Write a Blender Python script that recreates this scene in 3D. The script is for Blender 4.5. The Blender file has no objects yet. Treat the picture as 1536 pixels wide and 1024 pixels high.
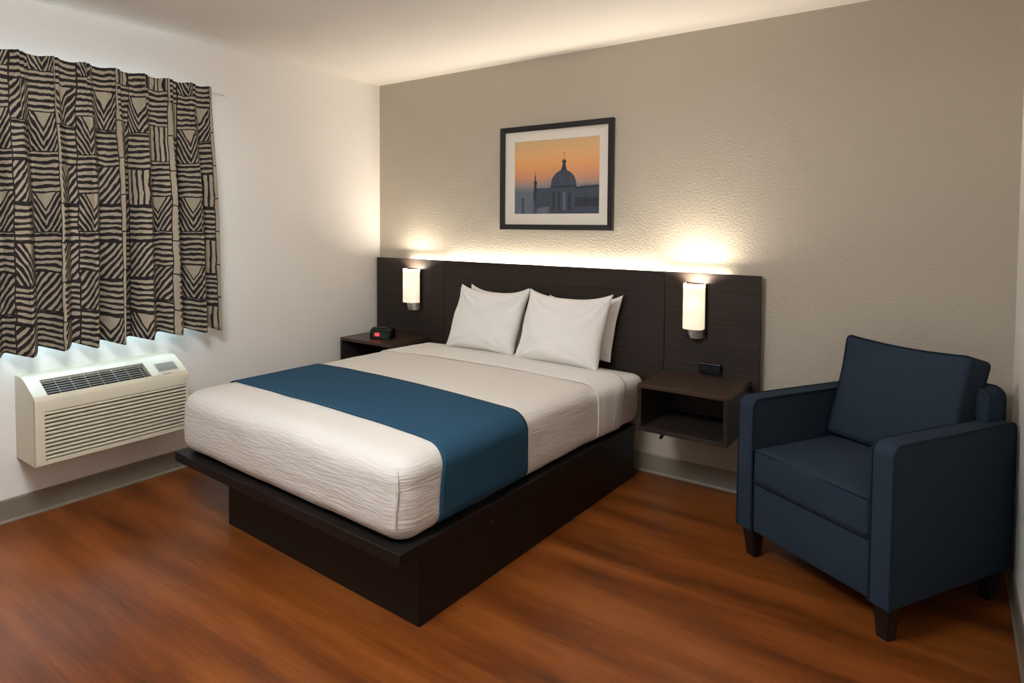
import bpy, bmesh, math, random
from mathutils import Vector, Matrix, noise
random.seed(7)
SC = bpy.context.scene
COL = SC.collection

# ------------------------------------------------------------------ camera
CX, CY, CZ = 3.5552, -3.3419, 1.3933
YAW, PITCH, ROLL, FPX, PPX, PPY = 0.614, 0.0377, 0.0062, 946.05, 763.76, 372.66
cam_d = bpy.data.cameras.new('camera'); cam = bpy.data.objects.new('camera', cam_d); COL.objects.link(cam)
f_ = Vector((-math.sin(YAW)*math.cos(PITCH), math.cos(YAW)*math.cos(PITCH), -math.sin(PITCH)))
r_ = Vector((math.cos(YAW), math.sin(YAW), 0)); u_ = r_.cross(f_)
r2 = math.cos(ROLL)*r_ + math.sin(ROLL)*u_; u2 = -math.sin(ROLL)*r_ + math.cos(ROLL)*u_
m = Matrix((r2, u2, -f_)).transposed().to_4x4(); m.translation = (CX, CY, CZ)
cam.matrix_world = m
cam_d.sensor_fit = 'HORIZONTAL'; cam_d.sensor_width = 36; cam_d.lens = 36*FPX/1536
cam_d.shift_x = (768-PPX)/1536; cam_d.shift_y = -(512-PPY)/1536
cam_d.clip_start = 0.05
SC.camera = cam

# ------------------------------------------------------------------ light and exposure
SC.view_settings.view_transform = 'Standard'; SC.view_settings.look = 'None'
SC.view_settings.gamma = 1; SC.view_settings.use_curve_mapping = False
SC.view_settings.exposure = 0.0
W = bpy.data.worlds.new('world'); SC.world = W; W.use_nodes = True
W.node_tree.nodes['Background'].inputs[0].default_value = (.62, .80, 1, 1)
W.node_tree.nodes['Background'].inputs[1].default_value = 1.0

def area(name, loc, rot, sx, sy, power, col, spread=180):
    l = bpy.data.lights.new(name, 'AREA'); l.shape = 'RECTANGLE'; l.size = sx; l.size_y = sy
    l.energy = power; l.color = col; l.spread = math.radians(spread)
    o = bpy.data.objects.new(name, l); o.location = loc; o.rotation_euler = rot; COL.objects.link(o); return o
def point(name, loc, power, col, rad):
    l = bpy.data.lights.new(name, 'POINT'); l.energy = power; l.color = col; l.shadow_soft_size = rad
    o = bpy.data.objects.new(name, l); o.location = loc; COL.objects.link(o); return o
FILL_STRENGTH = 39.5       # strength of the unseen drum lamp added as fill light
WARM = (1, .90, .76)
P = math.pi
# strip of LEDs behind the middle headboard panel, aimed up
area('led_light', (1.48, -.0160, 1.120), (P, 0, 0), 1.56, .020, 12.5, WARM)
for x_, w_ in ((.50, .34), (2.44, .32)):
    area('led_light', (x_, -.0160, 1.120), (P, 0, 0), w_, .020, 1.1, WARM)
# light leaving the open tops of the two wall lamps
area('lamp_uplight', (2.452, -.108, 1.072), (P, 0, 0), .075, .04, 5.5, WARM)
area('lamp_uplight', (.418, -.108, 1.058), (P, 0, 0), .085, .04, 4.0, WARM)
# daylight in the window opening behind the curtain
area('window_daylight', (-.75, -1.98, 2.05), (0, -P/2+.40, 0), 1.3, 1.3, 180, (.50, .77, 1))
# bulbs of the two wall lamps
point('lamp_bulb_light_right', (2.452, -.108, .995), .07, WARM, .016)
point('lamp_bulb_light_left', (.418, -.108, .98), .07, WARM, .016)

# ------------------------------------------------------------------ material helpers
def new_mat(name):
    m = bpy.data.materials.new(name); m.use_nodes = True
    nt = m.node_tree; b = nt.nodes['Principled BSDF']; return m, nt, b
def srgb(r, g, b):
    f = lambda c: (c/255/12.92) if c/255 <= .04045 else ((c/255+.055)/1.055)**2.4
    return (f(r), f(g), f(b), 1)
def simple(name, col, rough=.5, metal=0, bump=None, spec=.5, var=0, vscale=(3, 3, 3), emit=None, estr=0, coat=0):
    """bump=(scale, strength, (sx,sy,sz)); var = brightness variation by noise"""
    m, nt, b = new_mat(name); N, L = nt.nodes, nt.links
    b.inputs['Base Color'].default_value = col; b.inputs['Roughness'].default_value = rough
    b.inputs['Metallic'].default_value = metal; b.inputs['Specular IOR Level'].default_value = spec
    if coat: b.inputs['Coat Weight'].default_value = coat
    tc = N.new('ShaderNodeTexCoord')
    if bump:
        mp = N.new('ShaderNodeMapping'); mp.inputs['Scale'].default_value = bump[2] if len(bump) > 2 else (1, 1, 1)
        n = N.new('ShaderNodeTexNoise'); n.inputs['Scale'].default_value = bump[0]; n.inputs['Detail'].default_value = 4
        bp = N.new('ShaderNodeBump'); bp.inputs['Strength'].default_value = bump[1]; bp.inputs['Distance'].default_value = .004
        L.new(tc.outputs['Object'], mp.inputs[0]); L.new(mp.outputs[0], n.inputs['Vector']); L.new(n.outputs[0], bp.inputs['Height'])
        L.new(bp.outputs[0], b.inputs['Normal'])
    if var:
        mp = N.new('ShaderNodeMapping'); mp.inputs['Scale'].default_value = vscale
        n = N.new('ShaderNodeTexNoise'); n.inputs['Scale'].default_value = 1; n.inputs['Detail'].default_value = 5
        rp = N.new('ShaderNodeValToRGB'); e = rp.color_ramp.elements
        e[0].position = .3; e[1].position = .7
        e[0].color = tuple(c*(1-var) for c in col[:3])+(1,); e[1].color = tuple(min(1, c*(1+var)) for c in col[:3])+(1,)
        L.new(tc.outputs['Object'], mp.inputs[0]); L.new(mp.outputs[0], n.inputs['Vector']); L.new(n.outputs[0], rp.inputs[0])
        L.new(rp.outputs[0], b.inputs['Base Color'])
    if emit:
        b.inputs['Emission Color'].default_value = emit; b.inputs['Emission Strength'].default_value = estr
    return m

M = {}
M['accent_wall'] = simple('taupe_wall_paint', srgb(181, 170, 152), .62, bump=(95, .8), spec=.35)
M['cream_wall'] = simple('cream_wall_paint', srgb(234, 228, 219), .7, bump=(80, .35), spec=.3)
M['ceiling'] = simple('ceiling_paint', srgb(242, 236, 227), .85, bump=(60, .15), spec=.2)
M['baseboard'] = simple('vinyl_baseboard', srgb(128, 117, 100), .45)
M['espresso'] = simple('espresso_laminate', srgb(47, 39, 34), .45, bump=(60, .08, (.06, 1, 1)), var=.32, vscale=(1.2, 60, 90), spec=.2)
M['espresso_top'] = simple('espresso_laminate_top', srgb(58, 41, 30), .36, var=.3, vscale=(1.5, 70, 60), spec=.5)
M['bed_black'] = simple('dark_bed_laminate', srgb(20, 16, 14), .45, var=.25, vscale=(1.2, 40, 60), spec=.3)
M['dark_gap'] = simple('dark_cavity', srgb(12, 11, 10), .9)
M['linen'] = simple('white_pillowcase', srgb(234, 229, 222), .85, bump=(7, .25), spec=.2)
M['sheet'] = simple('white_sheet', srgb(228, 222, 214), .85, bump=(12, .3, (1, .3, 1)), spec=.2)
M['plastic'] = simple('almond_plastic', srgb(205, 196, 172), .42)
M['fin'] = simple('almond_louver', srgb(204, 196, 172), .45)
M['panel_grey'] = simple('control_panel_grey', srgb(128, 122, 110), .35)
M['chrome'] = simple('brushed_nickel', srgb(205, 198, 188), .34, metal=.75)
M['bronze'] = simple('dark_lamp_plate', srgb(46, 38, 33), .35, metal=.4)
M['black_plastic'] = simple('black_plastic', srgb(11, 11, 12), .3, spec=.25)
M['black_frame'] = simple('black_picture_frame', srgb(30, 28, 29), .38)
M['mat_board'] = simple('ivory_mat_board', srgb(226, 217, 204), .8)
M['leg_wood'] = simple('dark_leg_wood', srgb(28, 20, 17), .35)
M['white_metal'] = simple('white_metal', srgb(215, 210, 200), .4)
M['red_led'] = simple('red_clock_digits', srgb(230, 30, 30), .4, emit=(1, .05, .04, 1), estr=1.6)
M['led_strip'] = simple('led_strip', srgb(255, 220, 170), .4, emit=(1, .78, .5, 1), estr=3)
M['glow_diffuser'] = simple('lamp_diffuser', srgb(255, 240, 220), .4, emit=(1, .82, .6, 1), estr=3)
M['fill_lamp_glow'] = simple('fill_lamp_opal', srgb(255, 250, 245), .4, emit=(.85, .92, 1, 1), estr=FILL_STRENGTH)  # glow of the added fill lamp
M['bounce_lining'] = simple('white_bounce_lining', srgb(236, 236, 232), .8)  # unseen curtain back, made white to bounce daylight onto the wall
M['seam_grey'] = simple('seam_grey', srgb(120, 114, 100), .6)
M['navy_welt'] = simple('navy_welting', srgb(20, 30, 43), .75, spec=.2)

def fabric(name, col, scale=650, strength=.35, var=.25):
    m, nt, b = new_mat(name); N, L = nt.nodes, nt.links
    b.inputs['Roughness'].default_value = .95; b.inputs['Specular IOR Level'].default_value = .08
    tc = N.new('ShaderNodeTexCoord'); n = N.new('ShaderNodeTexNoise'); n.inputs['Scale'].default_value = scale; n.inputs['Detail'].default_value = 3
    L.new(tc.outputs['Object'], n.inputs['Vector'])
    rp = N.new('ShaderNodeValToRGB'); e = rp.color_ramp.elements; e[0].position = .3; e[1].position = .7
    e[0].color = tuple(c*(1-var) for c in col[:3])+(1,); e[1].color = tuple(c*(1+var) for c in col[:3])+(1,)
    L.new(n.outputs[0], rp.inputs[0]); L.new(rp.outputs[0], b.inputs['Base Color'])
    bp = N.new('ShaderNodeBump'); bp.inputs['Strength'].default_value = strength; bp.inputs['Distance'].default_value = .001
    L.new(n.outputs[0], bp.inputs['Height']); L.new(bp.outputs[0], b.inputs['Normal'])
    return m
M['navy'] = fabric('navy_upholstery', srgb(43, 53, 64))
M['runner'] = fabric('blue_runner_cloth', srgb(42, 72, 92), 500, .3, .15)

def coverlet_mat():
    m, nt, b = new_mat('matelasse_coverlet'); N, L = nt.nodes, nt.links
    b.inputs['Base Color'].default_value = srgb(213, 205, 195); b.inputs['Roughness'].default_value = .9
    b.inputs['Specular IOR Level'].default_value = .2
    tc = N.new('ShaderNodeTexCoord'); mp = N.new('ShaderNodeMapping'); mp.inputs['Scale'].default_value = (13, 13, 120)
    n = N.new('ShaderNodeTexNoise'); n.inputs['Scale'].default_value = 1; n.inputs['Detail'].default_value = 2; n.inputs['Distortion'].default_value = .4
    mp2 = N.new('ShaderNodeMapping'); mp2.inputs['Scale'].default_value = (18, 95, 18)
    n2 = N.new('ShaderNodeTexNoise'); n2.inputs['Scale'].default_value = 1; n2.inputs['Detail'].default_value = 2
    L.new(tc.outputs['Object'], mp.inputs[0]); L.new(mp.outputs[0], n.inputs['Vector'])
    L.new(tc.outputs['Object'], mp2.inputs[0]); L.new(mp2.outputs[0], n2.inputs['Vector'])
    # upright faces show the level ripples, the top shows the crosswise ones
    g = N.new('ShaderNodeNewGeometry'); s = N.new('ShaderNodeSeparateXYZ'); L.new(g.outputs['Normal'], s.inputs[0])
    mr = N.new('ShaderNodeMapRange'); mr.inputs[1].default_value = .75; mr.inputs[2].default_value = .98
    L.new(s.outputs['Z'], mr.inputs[0])
    mx = N.new('ShaderNodeMix'); L.new(mr.outputs[0], mx.inputs[0]); L.new(n.outputs[0], mx.inputs[2]); L.new(n2.outputs[0], mx.inputs[3])
    ms = N.new('ShaderNodeMapRange'); ms.inputs[3].default_value = .62; ms.inputs[4].default_value = .15; L.new(mr.outputs[0], ms.inputs[0])
    bp = N.new('ShaderNodeBump'); bp.inputs['Distance'].default_value = .006
    L.new(ms.outputs[0], bp.inputs['Strength']); L.new(mx.outputs[0], bp.inputs['Height']); L.new(bp.outputs[0], b.inputs['Normal'])
    return m
M['coverlet'] = coverlet_mat()

class NB:
    """tiny node builder for the maths of patterns"""
    def __init__(s, nt): s.nt = nt; s.N = nt.nodes; s.L = nt.links
    def m(s, op, a, b=None, c=None):
        n = s.N.new('ShaderNodeMath'); n.operation = op
        for i, v in enumerate((a, b, c)):
            if v is None: continue
            if isinstance(v, (int, float)): n.inputs[i].default_value = v
            else: s.L.new(v, n.inputs[i])
        return n.outputs[0]
    def comb(s, x, y, z=0):
        n = s.N.new('ShaderNodeCombineXYZ')
        for i, v in enumerate((x, y, z)):
            if isinstance(v, (int, float)): n.inputs[i].default_value = v
            else: s.L.new(v, n.inputs[i])
        return n.outputs[0]
    def noise(s, vec, scale, detail=3):
        n = s.N.new('ShaderNodeTexNoise'); n.inputs['Scale'].default_value = scale; n.inputs['Detail'].default_value = detail
        s.L.new(vec, n.inputs['Vector']); return n.outputs[0]
    def white(s, vec):
        n = s.N.new('ShaderNodeTexWhiteNoise'); n.noise_dimensions = '3D'; s.L.new(vec, n.inputs['Vector']); return n.outputs['Value']
    def mix(s, f, a, b):   # floats
        return s.m('ADD', s.m('MULTIPLY', a, s.m('SUBTRACT', 1, f)), s.m('MULTIPLY', b, f))

def floor_mat():
    m, nt, b = new_mat('reddish_wood_planks'); q = NB(nt); N, L = nt.nodes, nt.links
    tc = N.new('ShaderNodeTexCoord'); sp = N.new('ShaderNodeSeparateXYZ'); L.new(tc.outputs['Object'], sp.inputs[0])
    x, y = sp.outputs[0], sp.outputs[1]
    PW, PL = .125, 1.25
    row = q.m('FLOOR', q.m('DIVIDE', y, PW)); fy = q.m('FRACT', q.m('DIVIDE', y, PW))
    off = q.white(q.comb(row, 3.1, 0)); xs = q.m('ADD', q.m('DIVIDE', x, PL), off)
    colm = q.m('FLOOR', xs); fx = q.m('FRACT', xs)
    pid = q.white(q.comb(row, colm, 7))
    # broad cloudy streaks flowing along the boards, and fine grain
    v1 = q.comb(q.m('MULTIPLY', x, 1.0), q.m('ADD', q.m('MULTIPLY', y, 8.0), q.m('MULTIPLY', pid, .10)), q.m('MULTIPLY', pid, .10))
    n1 = q.noise(v1, 1.0, 3)
    v2 = q.comb(q.m('MULTIPLY', x, 5), q.m('MULTIPLY', y, 120), q.m('MULTIPLY', pid, 9)); n2 = q.noise(v2, 1.0, 5)
    t = q.m('ADD', q.m('MULTIPLY', n1, 1.08), q.m('MULTIPLY', n2, .42)); t = q.m('ADD', t, q.m('MULTIPLY', pid, .035))
    rp = N.new('ShaderNodeValToRGB'); e = rp.color_ramp.elements
    e[0].position = .44; e[0].color = srgb(64, 28, 7); e[1].position = .96; e[1].color = srgb(134, 73, 29)
    k = e.new(.66); k.color = srgb(101, 49, 14); k = e.new(.80); k.color = srgb(118, 61, 19)
    L.new(t, rp.inputs[0])
    seam = q.m('ADD', q.m('LESS_THAN', fy, .012), q.m('LESS_THAN', fx, .0015))
    dk = N.new('ShaderNodeMix'); dk.data_type = 'RGBA'; L.new(q.m('MULTIPLY', q.m('MINIMUM', seam, 1), .16), dk.inputs[0])
    L.new(rp.outputs[0], dk.inputs[6]); dk.inputs[7].default_value = srgb(60, 28, 14)
    L.new(dk.outputs[2], b.inputs['Base Color'])
    b.inputs['Roughness'].default_value = .38; b.inputs['Specular IOR Level'].default_value = .38
    bp = N.new('ShaderNodeBump'); bp.inputs['Strength'].default_value = .12; bp.inputs['Distance'].default_value = .001
    L.new(n2, bp.inputs['Height']); L.new(bp.outputs[0], b.inputs['Normal'])
    return m
M['floor'] = floor_mat()

def curtain_mat():
    m, nt, b = new_mat('block_print_curtain'); q = NB(nt); N, L = nt.nodes, nt.links
    uv = N.new('ShaderNodeUVMap'); sp = N.new('ShaderNodeSeparateXYZ'); L.new(uv.outputs[0], sp.inputs[0])
    w1 = q.noise(uv.outputs[0], 9, 2); w2 = q.noise(q.comb(sp.outputs[1], sp.outputs[0], 4), 11, 2)
    u = q.m('ADD', sp.outputs[0], q.m('MULTIPLY', q.m('SUBTRACT', w1, .5), .020))
    v = q.m('ADD', sp.outputs[1], q.m('MULTIPLY', q.m('SUBTRACT', w2, .5), .028))
    CW, CH = .16, .187
    iu = q.m('FLOOR', q.m('DIVIDE', u, CW)); fu = q.m('FRACT', q.m('DIVIDE', u, CW))
    vs = q.m('ADD', v, q.m('MULTIPLY', q.m('MODULO', iu, 2), .05))
    iv = q.m('FLOOR', q.m('DIVIDE', vs, CH)); fv = q.m('FRACT', q.m('DIVIDE', vs, CH))
    par = q.m('MODULO', q.m('ADD', q.m('ADD', iu, iv), 100), 2)      # 0 or 1, checkered
    h = q.white(q.comb(iu, iv, 2))
    P_ = .041
    cen = q.m('ABSOLUTE', q.m('SUBTRACT', fu, .5))
    s_h = q.m('FRACT', q.m('DIVIDE', v, .0285))
    s_v = q.m('FRACT', q.m('DIVIDE', q.m('SUBTRACT', v, q.m('MULTIPLY', cen, CW*1.55)), P_))
    s_a = q.m('FRACT', q.m('DIVIDE', q.m('ADD', v, q.m('MULTIPLY', fu, CW*1.2)), P_))
    s_n = q.m('FRACT', q.m('DIVIDE', u, .031))
    lw = q.m('ADD', .55, q.m('MULTIPLY', q.m('SUBTRACT', q.noise(uv.outputs[0], 22, 2), .5), .55))
    d_h = q.m('LESS_THAN', s_h, q.m('SUBTRACT', lw, .03)); notch = q.m('LESS_THAN', q.m('SUBTRACT', q.m('MULTIPLY', fv, CH), q.m('MULTIPLY', cen, CW*1.55)), CH*.60)
    d_v = q.m('MULTIPLY', notch, q.m('LESS_THAN', s_v, q.m('ADD', lw, .06)))
    d_a = q.m('LESS_THAN', s_a, lw); d_n = q.m('LESS_THAN', s_n, q.m('SUBTRACT', lw, .18))
    odd = q.mix(q.m('GREATER_THAN', h, .62), d_v, q.mix(q.m('GREATER_THAN', h, .80), d_a, d_n))
    d = q.mix(par, d_h, odd)
    plain = q.m('MULTIPLY', q.m('GREATER_THAN', fu, .80), q.m('LESS_THAN', q.m('MODULO', q.m('ADD', iu, 30), 3), .5))
    d = q.m('MULTIPLY', d, q.m('SUBTRACT', 1, plain))
    bord = q.m('MAXIMUM', q.m('LESS_THAN', fu, .035), q.m('LESS_THAN', fv, .035))
    d = q.m('MINIMUM', q.m('ADD', d, bord), 1)
    mx = N.new('ShaderNodeMix'); mx.data_type = 'RGBA'; L.new(d, mx.inputs[0])
    mx.inputs[6].default_value = srgb(166, 153, 131); mx.inputs[7].default_value = srgb(44, 37, 37)
    L.new(mx.outputs[2], b.inputs['Base Color']); b.inputs['Roughness'].default_value = .85; b.inputs['Specular IOR Level'].default_value = .2
    return m
M['curtain'] = curtain_mat()

def shade_mat():
    m, nt, b = new_mat('frosted_lamp_glass'); N, L = nt.nodes, nt.links
    out = [n for n in N if n.type == 'OUTPUT_MATERIAL'][0]; N.remove(b)
    t = N.new('ShaderNodeBsdfTranslucent'); t.inputs[0].default_value = (1, .93, .84, 1)
    d = N.new('ShaderNodeBsdfDiffuse'); d.inputs[0].default_value = (.9, .85, .78, 1)
    g = N.new('ShaderNodeBsdfGlossy'); g.inputs['Roughness'].default_value = .3
    e = N.new('ShaderNodeEmission'); e.inputs[0].default_value = (1, .84, .66, 1); e.inputs[1].default_value = .36
    a = N.new('ShaderNodeMixShader'); a.inputs[0].default_value = .4; L.new(t.outputs[0], a.inputs[1]); L.new(d.outputs[0], a.inputs[2])
    c = N.new('ShaderNodeMixShader'); c.inputs[0].default_value = .04; L.new(a.outputs[0], c.inputs[1]); L.new(g.outputs[0], c.inputs[2])
    s = N.new('ShaderNodeAddShader'); L.new(c.outputs[0], s.inputs[0]); L.new(e.outputs[0], s.inputs[1]); L.new(s.outputs[0], out.inputs[0])
    return m
M['shade'] = shade_mat()

def print_sky():
    """a printed sunset: orange above, slate blue haze below (printed ink on paper)"""
    m, nt, b = new_mat('printed_sunset_sky'); q = NB(nt); N, L = nt.nodes, nt.links
    tc = N.new('ShaderNodeTexCoord'); sp = N.new('ShaderNodeSeparateXYZ'); L.new(tc.outputs['Object'], sp.inputs[0])
    t = q.m('DIVIDE', sp.outputs[2], .458)
    t = q.m('ADD', t, q.m('MULTIPLY', q.m('SUBTRACT', q.noise(tc.outputs['Object'], 5, 3), .5), .10))
    rp = N.new('ShaderNodeValToRGB'); L.new(t, rp.inputs[0]); e = rp.color_ramp.elements
    e[0].position = 0; e[0].color = srgb(92, 98, 110); e[1].position = 1; e[1].color = srgb(205, 170, 122)
    for p_, c_ in ((.3, (98, 106, 118)), (.40, (150, 132, 124)), (.50, (204, 142, 106)), (.66, (226, 160, 98)), (.82, (222, 170, 116))):
        k = e.new(p_); k.color = srgb(*c_)
    L.new(rp.outputs[0], b.inputs['Base Color']); b.inputs['Roughness'].default_value = .5
    return m
M['print_sky'] = print_sky()
M['ink1'] = simple('printed_slate', srgb(58, 66, 80), .5, var=.28, vscale=(60, 3, 14))
M['ink2'] = simple('printed_dark_slate', srgb(38, 43, 54), .5, var=.2, vscale=(30, 3, 30))
M['ink3'] = simple('printed_haze', srgb(96, 102, 114), .5, var=.15, vscale=(40, 3, 12))

# ------------------------------------------------------------------ mesh helpers
def link(name, bm, mat, parent=None, smooth=False, loc=None, rot=None, normals=True):
    if normals: bmesh.ops.recalc_face_normals(bm, faces=bm.faces)
    me = bpy.data.meshes.new(name); bm.to_mesh(me); bm.free()
    mats = mat if isinstance(mat, (list, tuple)) else [mat]
    for k in mats: me.materials.append(k)
    if smooth:
        for p in me.polygons: p.use_smooth = True
        if smooth != 'all':
            me.set_sharp_from_angle(angle=math.radians(38))
    o = bpy.data.objects.new(name, me); COL.objects.link(o)
    if parent: o.parent = parent
    if loc: o.location = loc
    if rot: o.rotation_euler = rot
    return o
def box(bm, x0, x1, y0, y1, z0, z1, mi=0):
    vs = [bm.verts.new((x, y, z)) for z in (z0, z1) for y in (y0, y1) for x in (x0, x1)]
    for f in ((0, 2, 3, 1), (4, 5, 7, 6), (0, 1, 5, 4), (2, 6, 7, 3), (0, 4, 6, 2), (1, 3, 7, 5)):
        bm.faces.new([vs[i] for i in f]).material_index = mi
    return vs
def bbox(x0, x1, y0, y1, z0, z1, bev=.002, seg=2):
    bm = bmesh.new(); box(bm, x0, x1, y0, y1, z0, z1)
    if bev: bmesh.ops.bevel(bm, geom=list(bm.edges), offset=bev, segments=seg, profile=.5, affect='EDGES')
    return bm
def frustum(bm, cx, cy, z0, z1, h0, h1, off=(0, 0)):
    """square leg, half width h0 at z0 and h1 at z1"""
    a = [bm.verts.new((cx+off[0]+sx*h0, cy+off[1]+sy*h0, z0)) for sx, sy in ((-1, -1), (1, -1), (1, 1), (-1, 1))]
    b = [bm.verts.new((cx+sx*h1, cy+sy*h1, z1)) for sx, sy in ((-1, -1), (1, -1), (1, 1), (-1, 1))]
    bm.faces.new(a[::-1]); bm.faces.new(b)
    for i in range(4): bm.faces.new((a[i], a[(i+1) % 4], b[(i+1) % 4], b[i]))
def tube(bm, pts, r, n=8, closed=False):
    pts = [Vector(p) for p in pts]; rings = []
    L = len(pts)
    for i, p in enumerate(pts):
        a = pts[(i-1) % L] if (closed or i > 0) else p; b = pts[(i+1) % L] if (closed or i < L-1) else p
        d = (b-a).normalized(); up = Vector((0, 0, 1)) if abs(d.z) < .9 else Vector((1, 0, 0))
        if i == 0: s = d.cross(up).normalized()
        else: s = (s-d*s.dot(d)).normalized()
        t = d.cross(s)
        rings.append([bm.verts.new(p+r*(math.cos(k*2*P/n)*s+math.sin(k*2*P/n)*t)) for k in range(n)])
    for i in range(L if closed else L-1):
        A, B = rings[i], rings[(i+1) % L]
        for k in range(n): bm.faces.new((A[k], A[(k+1) % n], B[(k+1) % n], B[k]))
    if not closed: bm.faces.new(rings[0][::-1]); bm.faces.new(rings[-1])
def prism(bm, poly, axis, a0, a1, mi=0):
    """extrude 2-D polygon along an axis; poly in the other two coordinates in xyz order"""
    def mk(p, a):
        return {'x': (a, p[0], p[1]), 'y': (p[0], a, p[1]), 'z': (p[0], p[1], a)}[axis]
    A = [bm.verts.new(mk(p, a0)) for p in poly]; B = [bm.verts.new(mk(p, a1)) for p in poly]
    n = len(poly); fs = [bm.faces.new(A[::-1]), bm.faces.new(B)]
    for i in range(n): fs.append(bm.faces.new((A[i], A[(i+1) % n], B[(i+1) % n], B[i])))
    for f in fs: f.material_index = mi
    return A, B
def rounded(x0, x1, y0, y1, rx, ry, rz, z0, z1, step=.03, fn=None):
    """dense box with elliptically rounded edges; fn(co, normal) may move vertices"""
    bm = bmesh.new()
    h = Vector(((x1-x0)/2, (y1-y0)/2, (z1-z0)/2)); c = Vector(((x1+x0)/2, (y1+y0)/2, (z1+z0)/2))
    n = [max(4, int(2*k/step)) for k in h]
    R_ = (rx, ry, rz); cache = {}
    def lin(i, a):      # node positions: finer near the edges
        N_ = n[a]; t = i/N_; k = max(3, int(N_*.25))
        return -h[a]+2*h[a]*t
    def axisnodes(a):
        r = R_[a]; L_ = [-h[a]+r*(1-math.cos(P/2*k/5)) for k in range(5)]
        m_ = max(2, int((2*h[a]-2*r)/step)); L_ += [-h[a]+r+(2*h[a]-2*r)*k/m_ for k in range(m_+1)]
        L_ += [h[a]-r*(1-math.cos(P/2*k/5)) for k in range(4, -1, -1)]; return L_
    ax = [axisnodes(a) for a in range(3)]
    def vert(i, j, k):
        key = (i, j, k)
        if key in cache: return cache[key]
        p = Vector((ax[0][i], ax[1][j], ax[2][k])); q_ = Vector(p)
        for a in range(3): q_[a] = max(-h[a]+R_[a], min(h[a]-R_[a], p[a]))
        d = Vector(((p[a]-q_[a])/R_[a] for a in range(3)))
        nn = d.normalized() if d.length > 0 else Vector((0, 0, 1))
        # flat faces keep their position
        s = Vector((nn[a]*R_[a] for a in range(3)))
        co = q_+s+c
        v = bm.verts.new(fn(co, nn) if fn else co); cache[key] = v; return v
    I, J, K = [len(a)-1 for a in ax]
    for i in range(I):
        for j in range(J):
            bm.faces.new((vert(i, j, K), vert(i+1, j, K), vert(i+1, j+1, K), vert(i, j+1, K)))
            bm.faces.new((vert(i, j, 0), vert(i, j+1, 0), vert(i+1, j+1, 0), vert(i+1, j, 0)))
    for i in range(I):
        for k in range(K):
            bm.faces.new((vert(i, 0, k), vert(i+1, 0, k), vert(i+1, 0, k+1), vert(i, 0, k+1)))
            bm.faces.new((vert(i, J, k), vert(i, J, k+1), vert(i+1, J, k+1), vert(i+1, J, k)))
    for j in range(J):
        for k in range(K):
            bm.faces.new((vert(0, j, k), vert(0, j, k+1), vert(0, j+1, k+1), vert(0, j+1, k)))
            bm.faces.new((vert(I, j, k), vert(I, j+1, k), vert(I, j+1, k+1), vert(I, j, k+1)))
    return bm
def thing(name, label, cat, loc=(0, 0, 0), rotz=0, group=None):
    o = bpy.data.objects.new(name, None); COL.objects.link(o); o.empty_display_size = .1
    o.location = loc; o.rotation_euler = (0, 0, rotz); o['label'] = label; o['category'] = cat
    if group: o['group'] = group
    return o
def tag(o, label, cat, group=None):
    o['label'] = label; o['category'] = cat
    if group: o['group'] = group
    return o
def struct(name, bm, mat, parent=None):
    o = link(name, bm, mat, parent)
    if not parent: o['kind'] = 'structure'
    return o
def ss(t): t = max(0, min(1, t)); return t*t*(3-2*t)

# ------------------------------------------------------------------ room shell
RX, RY, RH = 3.7735, -5.6, 2.429
T = .12
bm = bmesh.new(); box(bm, -T, RX+T, RY-T, T, -.1, 0); struct('floor', bm, M['floor'])
bm = bmesh.new(); box(bm, -T, RX+T, RY-T, T, RH, RH+.1); struct('ceiling', bm, M['ceiling'])
bm = bmesh.new(); box(bm, -T, RX+T, 0, T, 0, RH); struct('wall_back', bm, M['accent_wall'])
bm = bmesh.new(); box(bm, RX, RX+T, RY, 0, 0, RH); struct('wall_right', bm, M['cream_wall'])
bm = bmesh.new(); box(bm, -T, RX+T, RY-T, RY, 0, RH); struct('wall_front', bm, M['cream_wall'])
WY0, WY1, WZ0, WZ1 = -2.50, -1.46, .84, 2.06
bm = bmesh.new()
box(bm, -T, 0, RY, WY0, 0, RH); box(bm, -T, 0, WY1, 0, 0, RH)
box(bm, -T, 0, WY0, WY1, 0, WZ0); box(bm, -T, 0, WY0, WY1, WZ1, RH)
struct('wall_left', bm, M['cream_wall'])
# window behind the curtain
wr = bpy.data.objects.new('window_1', None); COL.objects.link(wr); wr.location = (-.07, (WY0+WY1)/2, WZ0); wr['kind'] = 'structure'
hw = (WY1-WY0)/2; hh = WZ1-WZ0
bm = bmesh.new()
for a in ((-hw, -hw+.04, 0, hh), (hw-.04, hw, 0, hh), (-hw, hw, 0, .04), (-hw, hw, hh-.04, hh), (-.02, .02, .04, hh-.04)):
    box(bm, -.02, .02, a[0], a[1], a[2], a[3])
link('window_frame', bm, M['white_metal'], wr)
gm, nt, b = new_mat('window_glass'); nt.nodes.remove(b)
tr = nt.nodes.new('ShaderNodeBsdfTransparent'); gl = nt.nodes.new('ShaderNodeBsdfGlossy'); gl.inputs['Roughness'].default_value = .02
mxs = nt.nodes.new('ShaderNodeMixShader'); mxs.inputs[0].default_value = .06
nt.links.new(tr.outputs[0], mxs.inputs[1]); nt.links.new(gl.outputs[0], mxs.inputs[2]); nt.links.new(mxs.outputs[0], nt.nodes['Material Output'].inputs[0])
bm = bmesh.new(); box(bm, -.003, .003, -hw+.03, hw-.03, .03, hh-.03); link('window_pane', bm, gm, wr)
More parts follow.
